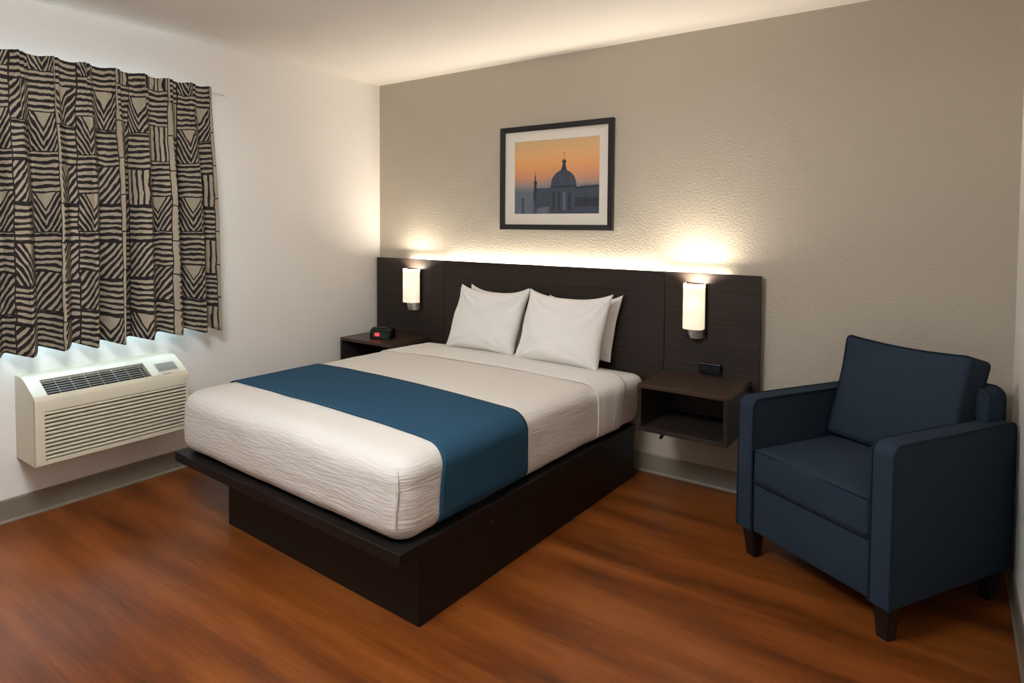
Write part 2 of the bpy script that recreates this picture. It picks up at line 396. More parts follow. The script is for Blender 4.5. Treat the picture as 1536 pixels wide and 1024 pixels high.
# baseboards: a strip with a rounded top and a small foot
BH = .1095
def baseboard(name, pts):
    prof = [(0, 0), (.013, 0), (.013, .006), (.007, .014), (.006, BH-.006), (.003, BH), (0, BH)]
    bm = bmesh.new(); (x0, y0), (x1, y1), (nx, ny) = pts
    A = [bm.verts.new((x0+nx*p[0], y0+ny*p[0], p[1])) for p in prof]; B = [bm.verts.new((x1+nx*p[0], y1+ny*p[0], p[1])) for p in prof]
    n = len(prof); bm.faces.new(A); bm.faces.new(B)
    for i in range(n): bm.faces.new((A[i], A[(i+1) % n], B[(i+1) % n], B[i]))
    struct(name, bm, M['baseboard'])
baseboard('baseboard_back', ((0.013, 0), (RX-.013, 0), (0, -1)))
baseboard('baseboard_left', ((0, RY+.013), (0, 0), (1, 0)))
baseboard('baseboard_right', ((RX, RY+.013), (RX, 0), (-1, 0)))
baseboard('baseboard_front', ((0, RY), (RX, RY), (0, 1)))

# ------------------------------------------------------------------ headboard
hb = thing('headboard', 'long dark espresso panelled headboard fixed to the taupe wall behind bed', 'headboard', (1.40, 0, .37))
HZ = 1.144
for i, (x0, x1, z0) in enumerate(((.022, .6895, .372), (.6925, 2.2745, .385), (2.2775, 2.776, .388))):
    link('panel', bbox(x0-1.40, x1-1.40, -.052, -.030, z0-.37, HZ-.37, .0012, 1), M['espresso'], hb)
for x in (.25, .69, 1.48, 2.275, 2.62):
    bm = bmesh.new(); box(bm, x-1.44, x-1.36, -.030, 0, .12, .62); link('mounting_rail', bm, M['dark_gap'], hb)
ls = thing('light_strip', 'warm glowing light strip hidden behind the top of the headboard', 'light strip', (1.48, -.016, 1.092))
link('strip', bbox(-1.15, 1.12, -.010, .010, -.004, .004, .001, 1), M['led_strip'], ls)
link('channel', bbox(-1.17, 1.14, -.011, .011, -.012, -.005, .001, 1), M['white_metal'], ls)

# ------------------------------------------------------------------ nightstands
def nightstand(label, x0, x1, y0, z0, z1, bracket):
    cx = (x0+x1)/2; y1 = -.053
    t = thing('nightstand', label, 'nightstand', (cx, (y0+y1)/2, z0), 0, 'floating nightstands beside the bed')
    w = (x1-x0)/2; dp = (y1-y0)/2; h = z1-z0; k = .021
    link('top', bbox(-w, w, -dp, dp, h-k, h, .0015, 1), M['espresso_top'], t)
    link('bottom_panel', bbox(-w, w, -dp, dp, 0, k, .0015, 1), M['espresso'], t)
    for s in (-1, 1):
        link('side_panel', bbox(*sorted((s*w, s*(w-k))), -dp, dp, k, h-k, .001, 1), M['espresso'], t)
    link('back_panel', bbox(-w+k, w-k, dp-.012, dp, k, h-k, 0), M['espresso'], t)
    if bracket:
        bm = bmesh.new(); box(bm, -.101, -.089, -.175, -.150, -.030, .001)
        bmesh.ops.rotate(bm, verts=bm.verts, cent=(-.095, 0, 0), matrix=Matrix.Rotation(.45, 3, 'Y'))
        link('bracket', bm, M['black_plastic'], t)
    return t
nightstand('dark open-front floating nightstand between bed and blue armchair', 2.293, 2.735, -.441, .379, .613, True)
nightstand('dark open-front floating nightstand in the corner holding the alarm clock', .058, .560, -.430, .366, .600, False)

# outlet block on the right headboard panel
t = thing('power_outlet', 'small black power outlet block on headboard above right nightstand', 'power outlet', (2.535, -.052, .652))
link('housing', bbox(-.057, .057, -.026, 0, -.026, .026, .004, 2), M['black_plastic'], t)
bm = bmesh.new()
for s in (-1, 1): box(bm, s*.027-.018, s*.027+.018, -.0275, -.026, -.012, .012)
link('socket', bm, simple('socket_face', srgb(18, 18, 19), .4, spec=.3), t)

# ------------------------------------------------------------------ wall sconces
def sconce(label, cx, w, z0, zs, z1, chx):
    t = thing('wall_sconce', label, 'wall lamp', (cx, -.053, z0), 0, 'lit sconces on the headboard')
    hs = zs-z0; H_ = z1-z0
    link('back_plate', bbox(-w*.5+.002, w*.5+.004, -.020, 0, .0, H_-.006, .002, 1), M['bronze'], t)
    # shade: open-topped U of frosted glass, slightly bowed front
    def path(hwid, d0, d1):
        pts = []; n = 14
        pts.append((-hwid, -d0))
        for i in range(n+1):
            a = -1+2*i/n
            pts.append((hwid*a*.995, -(d0+(d1-d0)*(1-abs(a)**3.2*.40))))
        pts.append((hwid, -d0)); return pts
    bm = bmesh.new()
    po = path(w/2, .021, .088); pi = path(w/2-.003, .024, .085)
    n = len(po)
    ring = {}
    for nm, ps in (('o', po), ('i', pi)):
        for zz in (hs, H_): ring[nm, zz] = [bm.verts.new((p[0], p[1], zz)) for p in ps]
    for i in range(n-1):
        bm.faces.new((ring['o', hs][i], ring['o', hs][i+1], ring['o', H_][i+1], ring['o', H_][i]))
        bm.faces.new((ring['i', hs][i], ring['i', H_][i], ring['i', H_][i+1], ring['i', hs][i+1]))
        bm.faces.new((ring['o', H_][i], ring['o', H_][i+1], ring['i', H_][i+1], ring['i', H_][i]))
        bm.faces.new((ring['o', hs][i], ring['i', hs][i], ring['i', hs][i+1], ring['o', hs][i+1]))
    link('lamp_shade', bm, M['shade'], t, smooth=True)
    # nickel holder below the shade: tapered half drum
    bm = bmesh.new(); A = []; B = []
    for i in range(17):
        a = P*i/16; A.append((math.cos(a), math.sin(a)))
    top = [bm.verts.new((chx+p[0]*w*.40, -.020-p[1]*.058, hs-.001)) for p in A]
    bot = [bm.verts.new((chx+.004+p[0]*w*.35, -.020-p[1]*.042, .004)) for p in A]
    bm.faces.new(top); bm.faces.new(bot[::-1])
    for i in range(17): bm.faces.new((top[i], top[(i+1) % 17], bot[(i+1) % 17], bot[i]))
    link('lamp_holder', bm, M['chrome'], t, smooth=True)
    bm = bmesh.new(); bmesh.ops.create_cone(bm, cap_ends=True, segments=14, radius1=.006, radius2=.005, depth=.014, matrix=Matrix.Translation((chx, -.077, hs*.55)) @ Matrix.Rotation(P/2, 4, 'X'))
    link('switch', bm, M['chrome'], t, smooth=True)
    bm = bmesh.new(); bmesh.ops.create_uvsphere(bm, u_segments=14, v_segments=10, radius=.010, matrix=Matrix.Translation((0, -.055, .95-z0-.03)))
    link('bulb', bm, M['glow_diffuser'], t, smooth=True)
sconce('lit frosted wall lamp on headboard panel above the open right nightstand', 2.452, .104, .803, .855, 1.093, .004)
sconce('lit frosted wall lamp on headboard panel near the room corner, above alarm clock', .418, .124, .783, .841, 1.078, .008)

# ------------------------------------------------------------------ alarm clock
t = thing('alarm_clock', 'small black digital alarm clock with red lit digits on left nightstand', 'alarm clock', (.330, -.285, .600), .30)
prof = [(-.045, 0), (.045, 0), (.045, .035), (.034, .066), (.012, .076), (-.014, .073), (-.036, .058)]
bm = bmesh.new(); prism(bm, prof, 'x', -.080, .080); bmesh.ops.bevel(bm, geom=list(bm.edges), offset=.006, segments=3, affect='EDGES')
link('case', bm, M['black_plastic'], t, smooth=True)
def onface(x0, x1, s0, s1, o):
    a, b_ = Vector((0, -.045, 0)), Vector((0, -.036, .058)); d = b_-a; n_ = Vector((0, -d.z, d.y)).normalized()
    bm = bmesh.new(); vs = []
    for k in (0, o):
        vs += [bm.verts.new(Vector((x, 0, 0))+a+d*s+n_*k) for x, s in ((x0, s0), (x1, s0), (x1, s1), (x0, s1))]
    bm.faces.new(vs[4:]); bm.faces.new(vs[:4][::-1])
    for i in range(4): bm.faces.new((vs[i], vs[(i+1) % 4], vs[4+(i+1) % 4], vs[4+i]))
    return bm
link('display', onface(-.062, .062, .24, .86, .0012), simple('clock_display', srgb(10, 12, 12), .08), t)
link('digits', onface(-.038, -.004, .36, .72, .002), M['red_led'], t)
link('snooze_button', bbox(-.03, .03, -.012, .014, .073, .079, .002, 2), simple('clock_button', srgb(70, 68, 72), .35), t)

# ------------------------------------------------------------------ picture
t = thing('framed_picture', 'black framed photograph of a domed building at sunset above headboard', 'framed picture', (1.543, 0, 1.363))
hwid, H_ = .400, .650; fw = .033
bm = bmesh.new()
o_ = [(-hwid, 0), (hwid, 0), (hwid, H_), (-hwid, H_)]; i_ = [(-hwid+fw, fw), (hwid-fw, fw), (hwid-fw, H_-fw), (-hwid+fw, H_-fw)]
rings = []
for (ps, y) in ((o_, -.002), (o_, -.028), (None, -.030), (i_, -.024), (i_, -.004)):
    if ps is None:
        ps = [(a[0]*.97+b_[0]*.03, a[1]*.97+b_[1]*.03) for a, b_ in zip(o_, i_)]
    rings.append([bm.verts.new((p[0], y, p[1])) for p in ps])
for A, B in zip(rings, rings[1:]):
    for i in range(4): bm.faces.new((A[i], A[(i+1) % 4], B[(i+1) % 4], B[i]))
link('frame', bm, M['black_frame'], t)
bm = bmesh.new()
wo = [(-hwid+fw-.003, fw-.003), (hwid-fw+.003, fw-.003), (hwid-fw+.003, H_-fw+.003), (-hwid+fw-.003, H_-fw+.003)]
ix0, ix1, iz0, iz1 = -.296, .309, .098, .556
wi = [(ix0, iz0), (ix1, iz0), (ix1, iz1), (ix0, iz1)]; wi2 = [(ix0+.002, iz0+.002), (ix1-.002, iz0+.002), (ix1-.002, iz1-.002), (ix0+.002, iz1-.002)]
rr = [[bm.verts.new((p[0], y, p[1])) for p in ps] for ps, y in ((wo, -.013), (wi, -.013), (wi2, -.0105))]
for A, B in zip(rr, rr[1:]):
    for i in range(4): bm.faces.new((A[i], A[(i+1) % 4], B[(i+1) % 4], B[i]))
link('mat_board', bm, M['mat_board'], t)
# the print: sky sheet with silhouettes as thin ink layers in the same mesh
pr = bmesh.new()
PWd, PHt = ix1-ix0, iz1-iz0
def ink(poly, y, mi):
    vs = [pr.verts.new((p[0]*PWd, y, p[1]*PHt)) for p in poly]; pr.faces.new(vs).material_index = mi
ink([(0, 0), (1, 0), (1, 1), (0, 1)], 0, 0)
ink([(0, 0), (.24, 0), (.24, .19), (.13, .20), (.12, .22), (.09, .22), (.09, .18), (0, .19)], -.0003, 3)
ink([(.24, 0), (1, 0), (1, .355), (.80, .36), (.27, .35), (.24, .33)], -.0004, 1)
dome = [(.445, .35)]+[(.595-.15*math.cos(P*k/16), .37+.215*math.sin(P*k/16)) for k in range(17)]+[(.745, .35)]
ink(dome, -.0006, 1)
ink([(.562, .57), (.585, .66), (.575, .70), (.600, .73), (.597, .82), (.603, .82), (.602, .73), (.628, .70), (.617, .66), (.635, .57)], -.0007, 2)
ink([(.445, .345), (.745, .36), (.745, .385), (.445, .375)], -.0008, 2)
ink([(.235, .20), (.245, .40), (.238, .42), (.255, .47), (.250, .50), (.256, .53), (.258, .60), (.262, .53), (.268, .50), (.264, .47), (.285, .42), (.276, .40), (.275, .20)], -.0006, 2)
ink([(.73, .355), (1, .375), (1, .35), (.73, .33)], -.0009, 2)
for k in range(9): ink([(.78+.024*k, .36), (.786+.024*k, .36+.03+.01*(k % 3)), (.790+.024*k, .36)], -.0007, 2)
for x in (.47, .53, .59, .65): ink([(x, .05), (x+.03, .05), (x+.03, .27), (x+.015, .30), (x, .27)], -.0008, 2 if x != .59 else 3)
ink([(.73, 0.1), (1, .1), (1, .22), (.73, .22)], -.0008, 2)
ink([(.09, 0), (.12, 0), (.12, .22), (.09, .22)], -.0006, 1)
ink([(.28, .0), (.43, .0), (.43, .10), (.28, .08)], -.0008, 3)
po = link('print', pr, [M['print_sky'], M['ink1'], M['ink2'], M['ink3']], t, loc=(ix0, -.0095, iz0), normals=False)
bm = bmesh.new(); box(bm, -hwid+fw-.003, hwid-fw+.003, -.008, -.002, fw-.003, H_-fw+.003); link('backing_board', bm, M['dark_gap'], t)

# ------------------------------------------------------------------ bed (its own frame: slightly turned)
BX, BY, BA = 2.082, -1.8697, -.0328
def bed(o): o.location = (BX, BY, 0); o.rotation_euler = (0, 0, BA); return o
L0 = .522-BX                     # left edge in the bed's frame
bt = thing('platform_bed', 'low dark platform bed base jutting out under the white mattress', 'bed', (BX, BY, 0), BA)
link('platform', bbox(L0, 0, 0, 1.765, .2505, .2939, .002, 2), M['bed_black'], bt)
link('base', bbox(.839-BX, -.004, .0927, 1.76, 0, .2506, .0015, 1), M['bed_black'], bt)

XL, XR, YF, YH = L0+.012, -.026, .030, 1.752      # mattress limits, bed frame
ZB, ZT = .2985, .580
def shape(co, nn, off=0.0):
    """shared soft form of mattress and covers"""
    co = Vector(co); x, y, z = co
    ty = ss((y-1.2)/.55); s = (x-(XL+XR)/2)/((XR-XL)/2)
    up = max(0, min(1, (z-ZB)/(ZT-ZB)))
    co.x += ty*(max(0, s)**2*(.030+.055*up))
    co.x += ty*.045*max(0, -s)**2
    co.y += .031*ss((y-1.3)/.4)*(x-XL)
    cr = (1-s*s)*(.018)*up*min(1, (y-YF+.02)/.35)*min(1, max(0, (YH-y)/.2+.3))
    co.z += cr
    # belly of the upright faces
    if y < .25: co.y -= .006*math.sin(P*min(1, up))*(1-ss(y/.2))
    return co+nn*off
bm = rounded(XL+.006, XR-.006, YF+.008, YH, .055, .06, .055, ZB, ZT-.003, .05,
             lambda c, n: shape(c, n)+n*(.006*noise.noise(Vector((c.x*3, c.y*5, c.z*24))) if (c.z < .55 and abs(n.z) < .5) else 0))
tag(bed(link('mattress', bm, M['sheet'], smooth='all')), 'thick white-sheeted mattress lying on the dark platform', 'mattress')

def cutcover(name, mat, off, y0, y1, zlow, thick, wob=None, step=.025, rz=.055, ry=.075, rx=.065):
    bm = rounded(XL, XR, YF, YH, rx, ry, rz, ZB, ZT, step, None)
    # keep only what the cloth covers
    bm.normal_update()
    dead = [f for f in bm.faces if (f.calc_center_median().y > y1 or f.calc_center_median().y < y0 or (f.normal.z < -.9) or f.calc_center_median().z < zlow)]
    bmesh.ops.delete(bm, geom=dead, context='FACES')
    bm.normal_update()
    ns = {v: v.normal.copy() for v in bm.verts}
    if y1 < 1.7:                                  # straighten the cut hems
        mx = max(v.co.y for v in bm.verts)
        for v in bm.verts:
            if v.co.y > mx-1e-4: v.co.y = y1
    if y0 > YF+.01:
        mn = min(v.co.y for v in bm.verts)
        for v in bm.verts:
            if v.co.y < mn+1e-4: v.co.y = y0
    for v in bm.verts:
        n_ = ns[v]
        co = shape(v.co, n_, off)
        if wob: co = wob(co, n_)
        v.co = co
    o = link(name, bm, mat, smooth='all', normals=False)
    md = o.modifiers.new('thick', 'SOLIDIFY'); md.thickness = thick; md.offset = 1
    return bed(o)
def wob_cover(co, n):
    k = .0035*noise.noise(Vector((co.x*6, co.y*6, co.z*9)))
    if n.z < .6: k += .003*noise.noise(Vector((co.x*3, co.y*3, co.z*30)))
    # puckered hospital corner at the foot right
    return co+n*k
cv = tag(cutcover('coverlet', M['coverlet'], .004, -1, 1.365, .296, .006, wob_cover, .02, .058, .085, .07), 'white textured coverlet tucked over the foot of the mattress', 'coverlet')
# stitched corner seam as a part of the coverlet
def corner_pt(ang, z, off):
    rx, ry, rz = .07, .085, .062
    k = 1.0
    if z > ZT-rz: k = math.sqrt(max(0, 1-((z-(ZT-rz))/rz)**2))
    if z < ZB+rz: k = math.sqrt(max(0, 1-((ZB+rz-z)/rz)**2))
    n_ = Vector((math.cos(ang)*.9, -math.sin(ang), 0)).normalized()
    c = Vector((XR-rx+rx*k*math.cos(ang), YF+ry-ry*k*math.sin(ang), z))
    return shape(c, n_, off)
bm = bmesh.new()
pts = [corner_pt(math.radians(56+3*math.sin(k*.4)), .303+.247*k/16, .0125) for k in range(17)]
tube(bm, pts, .0060, 8)
link('corner_seam', bm, M['coverlet'], cv, smooth=True)
def wob_band(co, n):
    k = .0015*noise.noise(Vector((co.x*5, co.y*22, co.z*4)))
    if n.z < .5: k += .0045*noise.noise(Vector((co.x*2, co.y*30, co.z*3)))
    co = co+n*k
    return co
def band(name, mat, off, ya, yb, thick, zlow=.300, wob=None, ny=26):
    """cloth laid across the bed: a swept strip; ya/yb give its two hems as functions of s (-1 left floor .. 1 right floor)"""
    prof = []
    rx, rz = .070, .062
    h = ZT-rz-zlow
    def ins(z): return rx*(1-math.sqrt(max(0, 1-(max(0, ZB+.055-z)/.055)**2)))
    for k in range(13): prof.append((XL+ins(zlow+h*k/12), zlow+h*k/12, -1, 0))
    for k in range(1, 9): a = P/2*k/9; prof.append((XL+rx*(1-math.cos(a)), ZT-rz+rz*math.sin(a), -math.cos(a), math.sin(a)))
    n = 48
    for k in range(n+1): prof.append((XL+rx+(XR-XL-2*rx)*k/n, ZT, 0, 1))
    for k in range(8, 0, -1): a = P/2*k/9; prof.append((XR-rx*(1-math.cos(a)), ZT-rz+rz*math.sin(a), math.cos(a), math.sin(a)))
    for k in range(12, -1, -1): prof.append((XR-ins(zlow+h*k/12), zlow+h*k/12, 1, 0))
    tot = [0]
    for a, b_ in zip(prof, prof[1:]): tot.append(tot[-1]+math.hypot(a[0]-b_[0], a[1]-b_[1]))
    bm = bmesh.new(); G = []
    for i, p in enumerate(prof):
        s = tot[i]/tot[-1]*2-1; a, b_ = ya(s), yb(s); nn = Vector((p[2], 0, p[3])).normalized(); row = []
        for j in range(ny+1):
            y = a+(b_-a)*j/ny
            co = shape(Vector((p[0], y, p[1])), nn, off)
            if wob: co = wob(co, nn)
            row.append(bm.verts.new(co))
        G.append(row)
    for A, B in zip(G, G[1:]):
        for j in range(ny): bm.faces.new((A[j], B[j], B[j+1], A[j+1]))
    o = link(name, bm, mat, smooth='all', normals=False)
    bm2 = bmesh.new(); bm2.from_mesh(o.data); bm2.normal_update()
    if sum(f.normal.z for f in bm2.faces) < 0: bmesh.ops.reverse_faces(bm2, faces=bm2.faces); bm2.to_mesh(o.data)
    bm2.free()
    md = o.modifiers.new('thick', 'SOLIDIFY'); md.thickness = thick; md.offset = 1
    return bed(o)
tag(band('folded_sheet', M['sheet'], .0125, lambda s: 1.295+.045*s+.003*math.sin(s*9), lambda s: 1.62-.085*ss((s-.50)/.3)+.004*math.sin(s*14), .0035, .304, wob_band), 'smooth white top sheet folded back across the bed before the pillows', 'sheet')
tag(band('bed_runner', M['runner'], .0125, lambda s: .252-.015*s+.004*math.sin(s*5)-.03*ss((s-.6)/.3), lambda s: .755-.010*math.sin(s*2.2)+.0*s, .004, .304,
         lambda c, n: c+n*(.0012*noise.noise(c*7))), 'dark blue cloth runner laid across the foot of the bed', 'bed runner')

# ------------------------------------------------------------------ pillows
def pillow(label, w, h, th, bottom, top, shear=0, seed=0, sag=.045, group='white bed pillows', roll=0):
    """bottom/top: world points of the pillow's mid bottom and mid top edge"""
    N_ = 44; bm = bmesh.new(); B_, T_ = Vector(bottom), Vector(top)
    up = (T_-B_); H2 = up.length; up.normalize(); side = Vector((1, 0, 0)); fr = side.cross(up).normalized()   # points to the room when up leans back
    if fr.y > 0: fr = -fr
    mid = (B_+T_)/2
    def pos(u, v, sgn):
        e = max(0, (1-abs(u)**5)*(1-abs(v)**5))
        body = max(0, (1-u**4))**.55*max(0, (1-v**4))**.55
        x = u*w/2*(1-.045*(1-v*v)**1.0*abs(u))
        sagv = sag if v > 0 else sag*.35
        y = v*H2/2 - (sagv*abs(v)**1.5*(1-abs(u)**2.6) if v > 0 else -sagv*abs(v)**2*(1-abs(u)**2.6))
        tk = th/2*body*(1-.16*v)
        # creases running from the corners and slight lumps
        q1 = noise.noise(Vector((u*1.6+seed, v*1.6, 1.3)))*.012
        cr = 0
        for cu, cvv in ((1, 1), (-1, 1), (1, -1), (-1, -1)):
            du, dv = cu-u, cvv-v; r = math.hypot(du, dv); a = math.atan2(dv*cvv, du*cu)
            cr += math.exp(-r*1.5)*math.sin(a*15+seed*2+cu+r*2)*.010
        cr += .004*noise.noise(Vector((u*5+v*3+seed, v*2-u*2, 5)))
        side_w = abs(u)**3*.006*math.sin(v*6+seed)
        off = sgn*(tk+(q1+cr)*min(1, e*1.5)) + side_w*.5 + .004*noise.noise(Vector((u*4, v*4, seed)))*(1-e)
        x += side_w*.4*(1 if u > 0 else -1)
        return Vector((x+shear*y/H2, 0, 0))+up*y+fr*off
    rows = {}
    for sgn in (1, -1):
        for i in range(N_+1):
            for j in range(N_+1):
                u = -math.cos(P*i/N_)*.6+(-1+2*i/N_)*.4; v = -math.cos(P*j/N_)*.6+(-1+2*j/N_)*.4
                edge = i in (0, N_) or j in (0, N_)
                if edge and sgn == -1: rows[sgn, i, j] = rows[1, i, j]; continue
                rows[sgn, i, j] = bm.verts.new(pos(u, v, 0 if edge else sgn))
        for i in range(N_):
            for j in range(N_):
                f = [rows[sgn, i, j], rows[sgn, i+1, j], rows[sgn, i+1, j+1], rows[sgn, i, j+1]]
                bm.faces.new(f if sgn > 0 else f[::-1])
    o = link('pillow', bm, M['linen'], smooth='all', loc=mid, rot=(0, roll, 0))
    return tag(o, label, 'pillow', group)
pillow('white pillow standing behind the right front pillow, its right edge showing', .48, .42, .075, (1.745, -.105, .604), (1.805, -.092, .986), .03, 3.1, roll=-.06)
pillow('white pillow mostly hidden behind the left front pillow, corner tip showing', .46, .42, .075, (1.150, -.110, .600), (1.178, -.096, 1.004), .03, 5.2)
pillow('left front white pillow leaning on the headboard, behind its neighbour', .530, .42, .145, (1.155, -.240, .594), (1.198, -.172, 1.008), .04, 1.7)
pillow('right front white pillow leaning on the headboard, overlapping its left neighbour', .545, .43, .155, (1.722, -.265, .590), (1.746, -.185, 1.014), .03, .4)

# ------------------------------------------------------------------ armchair
CHO = Vector((3.419, -.960)); CA, CW_, CD = -.538, .691, .677
U = Vector((-math.cos(CA), -math.sin(CA))); V = Vector((-math.sin(CA), math.cos(CA)))
cc = CHO+U*CW_/2+V*CD/2
ch = thing('armchair', 'navy blue upholstered armchair with piping and dark tapered feet in right corner', 'armchair', (cc.x, cc.y, 0), CA)
hw, hd = CW_/2, CD/2; zb, za, aw = .124, .677, .085
def side_profile(r1=.040, r2=.028, ins=0.0):
    """arm side outline in (y,z): front bottom, front top rounded, back top rounded, back bottom"""
    y0, y1, z0, z1 = -hd+ins, hd-ins, zb+ins, za-ins
    pts = [(y0, z0)]
    for k in range(9): a = P/2*k/8; pts.append((y0+r1*(1-math.cos(a)), z1-r1+r1*math.sin(a)))
    for k in range(7): a = P/2*k/6; pts.append((y1-r2*(1-math.sin(a)), z1-r2+r2*math.cos(a)))
    pts.append((y1, z0)); return pts
for s in (-1, 1):
    bm = bmesh.new(); x0, x1 = sorted((s*hw, s*(hw-aw)))
    prism(bm, side_profile(), 'x', x0+.004, x1-.004)
    bmesh.ops.bevel(bm, geom=[e for e in bm.edges if all(abs(abs(v.co.x-(x0+x1)/2)-(x1-x0)/2+.004) < 1e-5 for v in e.verts) and abs(e.verts[0].co.x-e.verts[1].co.x) < 1e-6], offset=.005, segments=3, affect='EDGES')
    arm = link('arm', bm, M['navy'], ch, smooth=True)
    bm = bmesh.new()
    for xx in (x0+.004, x1-.004):
        tube(bm, [(xx, p[0], p[1]) for p in side_profile(ins=.0005)], .0042, 8)
    link('piping', bm, M['navy_welt'], arm, smooth=True)
# base apron
bx = hw-aw
link('seat_base', bbox(-bx-.002, bx+.002, -hd+.010, hd-.01, zb, .333, .006, 3), M['navy'], ch, smooth=True)
# back
bm = bmesh.new(); pts = []
X0, X1, Z1, r = -hw+.088, hw-.040, .795, .04
pts = [(X0, zb+.02)]
for k in range(7): a = P/2*k/6; pts.append((X0+r*(1-math.cos(a)), Z1-r+r*math.sin(a)))
for k in range(7): a = P/2*k/6; pts.append((X1-r*(1-math.sin(a)), Z1-r+r*math.cos(a)))
pts.append((X1, zb+.02))
prism(bm, pts, 'y', .225, hd-.002)
bmesh.ops.bevel(bm, geom=[e for e in bm.edges if abs(e.verts[0].co.y-e.verts[1].co.y) < 1e-6], offset=.012, segments=4, affect='EDGES')
bk = link('backrest', bm, M['navy'], ch, smooth=True)
bm = bmesh.new(); tube(bm, [(p[0], hd-.006, p[1]) for p in pts], .0042, 8); link('piping', bm, M['navy_welt'], bk, smooth=True)
# seat cushion
def fn_seat(c, n):
    c = Vector(c)
    if n.z > .5: c.z += .022*(1-(c.x/bx)**2)*(1-((c.y+.05)/.36)**2) if abs(c.y+.05) < .36 else 0
    if n.y < -.5: c.y -= .006*math.cos(c.x/bx*1.4)
    return c
sc0, sc1 = .336, .474
bm = rounded(-bx+.001, bx-.001, -hd-.004, .235, .022, .026, .016, sc0, sc1, .03, fn_seat)
st = link('seat_cushion', bm, M['navy'], ch, smooth='all')
def loop(z, y0, y1, x, r=.022):
    pts = []
    for cx_, cy_, a0 in ((x-r, y0+r, -P/2), (x-r, y1-r, 0), (-x+r, y1-r, P/2), (-x+r, y0+r, P)):
        for k in range(6): a = a0+P/2*k/5; pts.append((cx_+r*math.cos(a), cy_+r*math.sin(a), z))
    return pts
bm = bmesh.new()
for z in (sc1-.004, sc0+.004):
    pts = []
    for p in loop(z, -hd-.002, .233, bx-.001):
        p = Vector(p)
        if p.y < -hd+.03: p.y -= .005*math.cos(p.x/bx*1.4)
        pts.append(p)
    tube(bm, pts, .0040, 8, closed=True)
link('piping', bm, M['navy_welt'], st, smooth=True)
# loose back cushion: box pillow leaning on the back; local frame then tilted
cw, chh, ct = .520, .435, .125
def fn_back(c, n):
    c = Vector(c); sx, sz = c.x/(cw/2), c.z/(chh/2)
    bl = (1-min(1, abs(sx))**2.5)*(1-min(1, abs(sz))**2.5)
    if n.y < -.3: c.y -= .028*bl
    if n.y > .3: c.y += .008*bl
    c.x *= 1-.03*(1-sz*sz); 
    if sz > 0: c.z -= .014*sz*(1-sx*sx)
    # pull corners out a little and crumple the gusset
    c.y += .004*noise.noise(Vector((c.x*9, c.y*9, c.z*16+3))) ; c.x += .003*noise.noise(Vector((c.y*20, c.z*22, 1)))
    return c
bm = rounded(-cw/2, cw/2, -ct/2, ct/2, .022, .022, .022, -chh/2, chh/2, .022, fn_back)
tilt = math.atan2(.115, .425)
bc = link('back_cushion', bm, M['navy'], ch, smooth='all', loc=(.012, .190, .695), rot=(-tilt, 0, 0))
bm = bmesh.new()
def cl(y):
    pts = []; r = .022; X, Z = cw/2-.003, chh/2-.003
    for cx_, cz_, a0 in ((X-r, -Z+r, -P/2), (X-r, Z-r, 0), (-X+r, Z-r, P/2), (-X+r, -Z+r, P)):
        for k in range(5): a = a0+P/2*k/4; pts.append((cx_+r*math.cos(a), y, cz_+r*math.sin(a)))
        nxt = {(-P/2): (1, 0), 0: (0, 1), P/2: (-1, 0), P: (0, -1)}[a0]
        ex, ez = pts[-1][0], pts[-1][2]
        if a0 == -P/2: tx, tz = ex, Z-r
        elif a0 == 0: tx, tz = -X+r, ez
        elif a0 == P/2: tx, tz = ex, -Z+r
        else: tx, tz = X-r, ez
        for k in range(1, 12): pts.append((ex+(tx-ex)*k/12, y, ez+(tz-ez)*k/12))
    out = []
    for p in pts:
        q_ = Vector(p); sx, sz = q_.x/(cw/2), q_.z/(chh/2)
        q_.x *= 1-.03*(1-sz*sz)
        if sz > 0: q_.z -= .014*sz*(1-sx*sx)
        q_.y += .004*noise.noise(Vector((p[0]*9, p[1]*9, p[2]*16+3)))
        out.append(q_)
    return out
tube(bm, cl(-ct/2+.006), .0042, 8, closed=True); tube(bm, cl(ct/2-.006), .0042, 8, closed=True)
link('piping', bm, M['navy_welt'], bc, smooth=True)
# tapered feet
for lx, ly in ((hw-.047, -hd+.048), (-hw+.047, -hd+.048), (hw-.05, hd-.048), (-hw+.05, hd-.048)):
    bm = bmesh.new(); frustum(bm, lx, ly, 0, zb+.002, .021, .032, ((-.004 if lx > 0 else .004), (.004 if ly < 0 else -.004)))
    bmesh.ops.bevel(bm, geom=list(bm.edges), offset=.003, segments=2, affect='EDGES')
    link('leg', bm, M['leg_wood'], ch)

# ------------------------------------------------------------------ wall air conditioner
ac = thing('air_conditioner', 'almond wall-mounted air conditioner with louvered front below the curtain', 'air conditioner', (0, -1.9435, .294))
aw_ = .3435
body = [(0, 0), (.236, 0), (.241, .006), (.241, .292), (.236, .303), (.222, .316), (.160, .350), (.118, .373), (.100, .380), (.078, .384), (0, .386)]
# shell with recesses cut by building it from bands
bm = bmesh.new()
prism(bm, body, 'y', -aw_, aw_)
shell = link('cabinet', bm, M['plastic'], ac, smooth=True)
def cutter(bmk):
    me = bpy.data.meshes.new('cut'); bmesh.ops.recalc_face_normals(bmk, faces=bmk.faces); bmk.to_mesh(me); bmk.free(); return bpy.data.objects.new('cut', me)
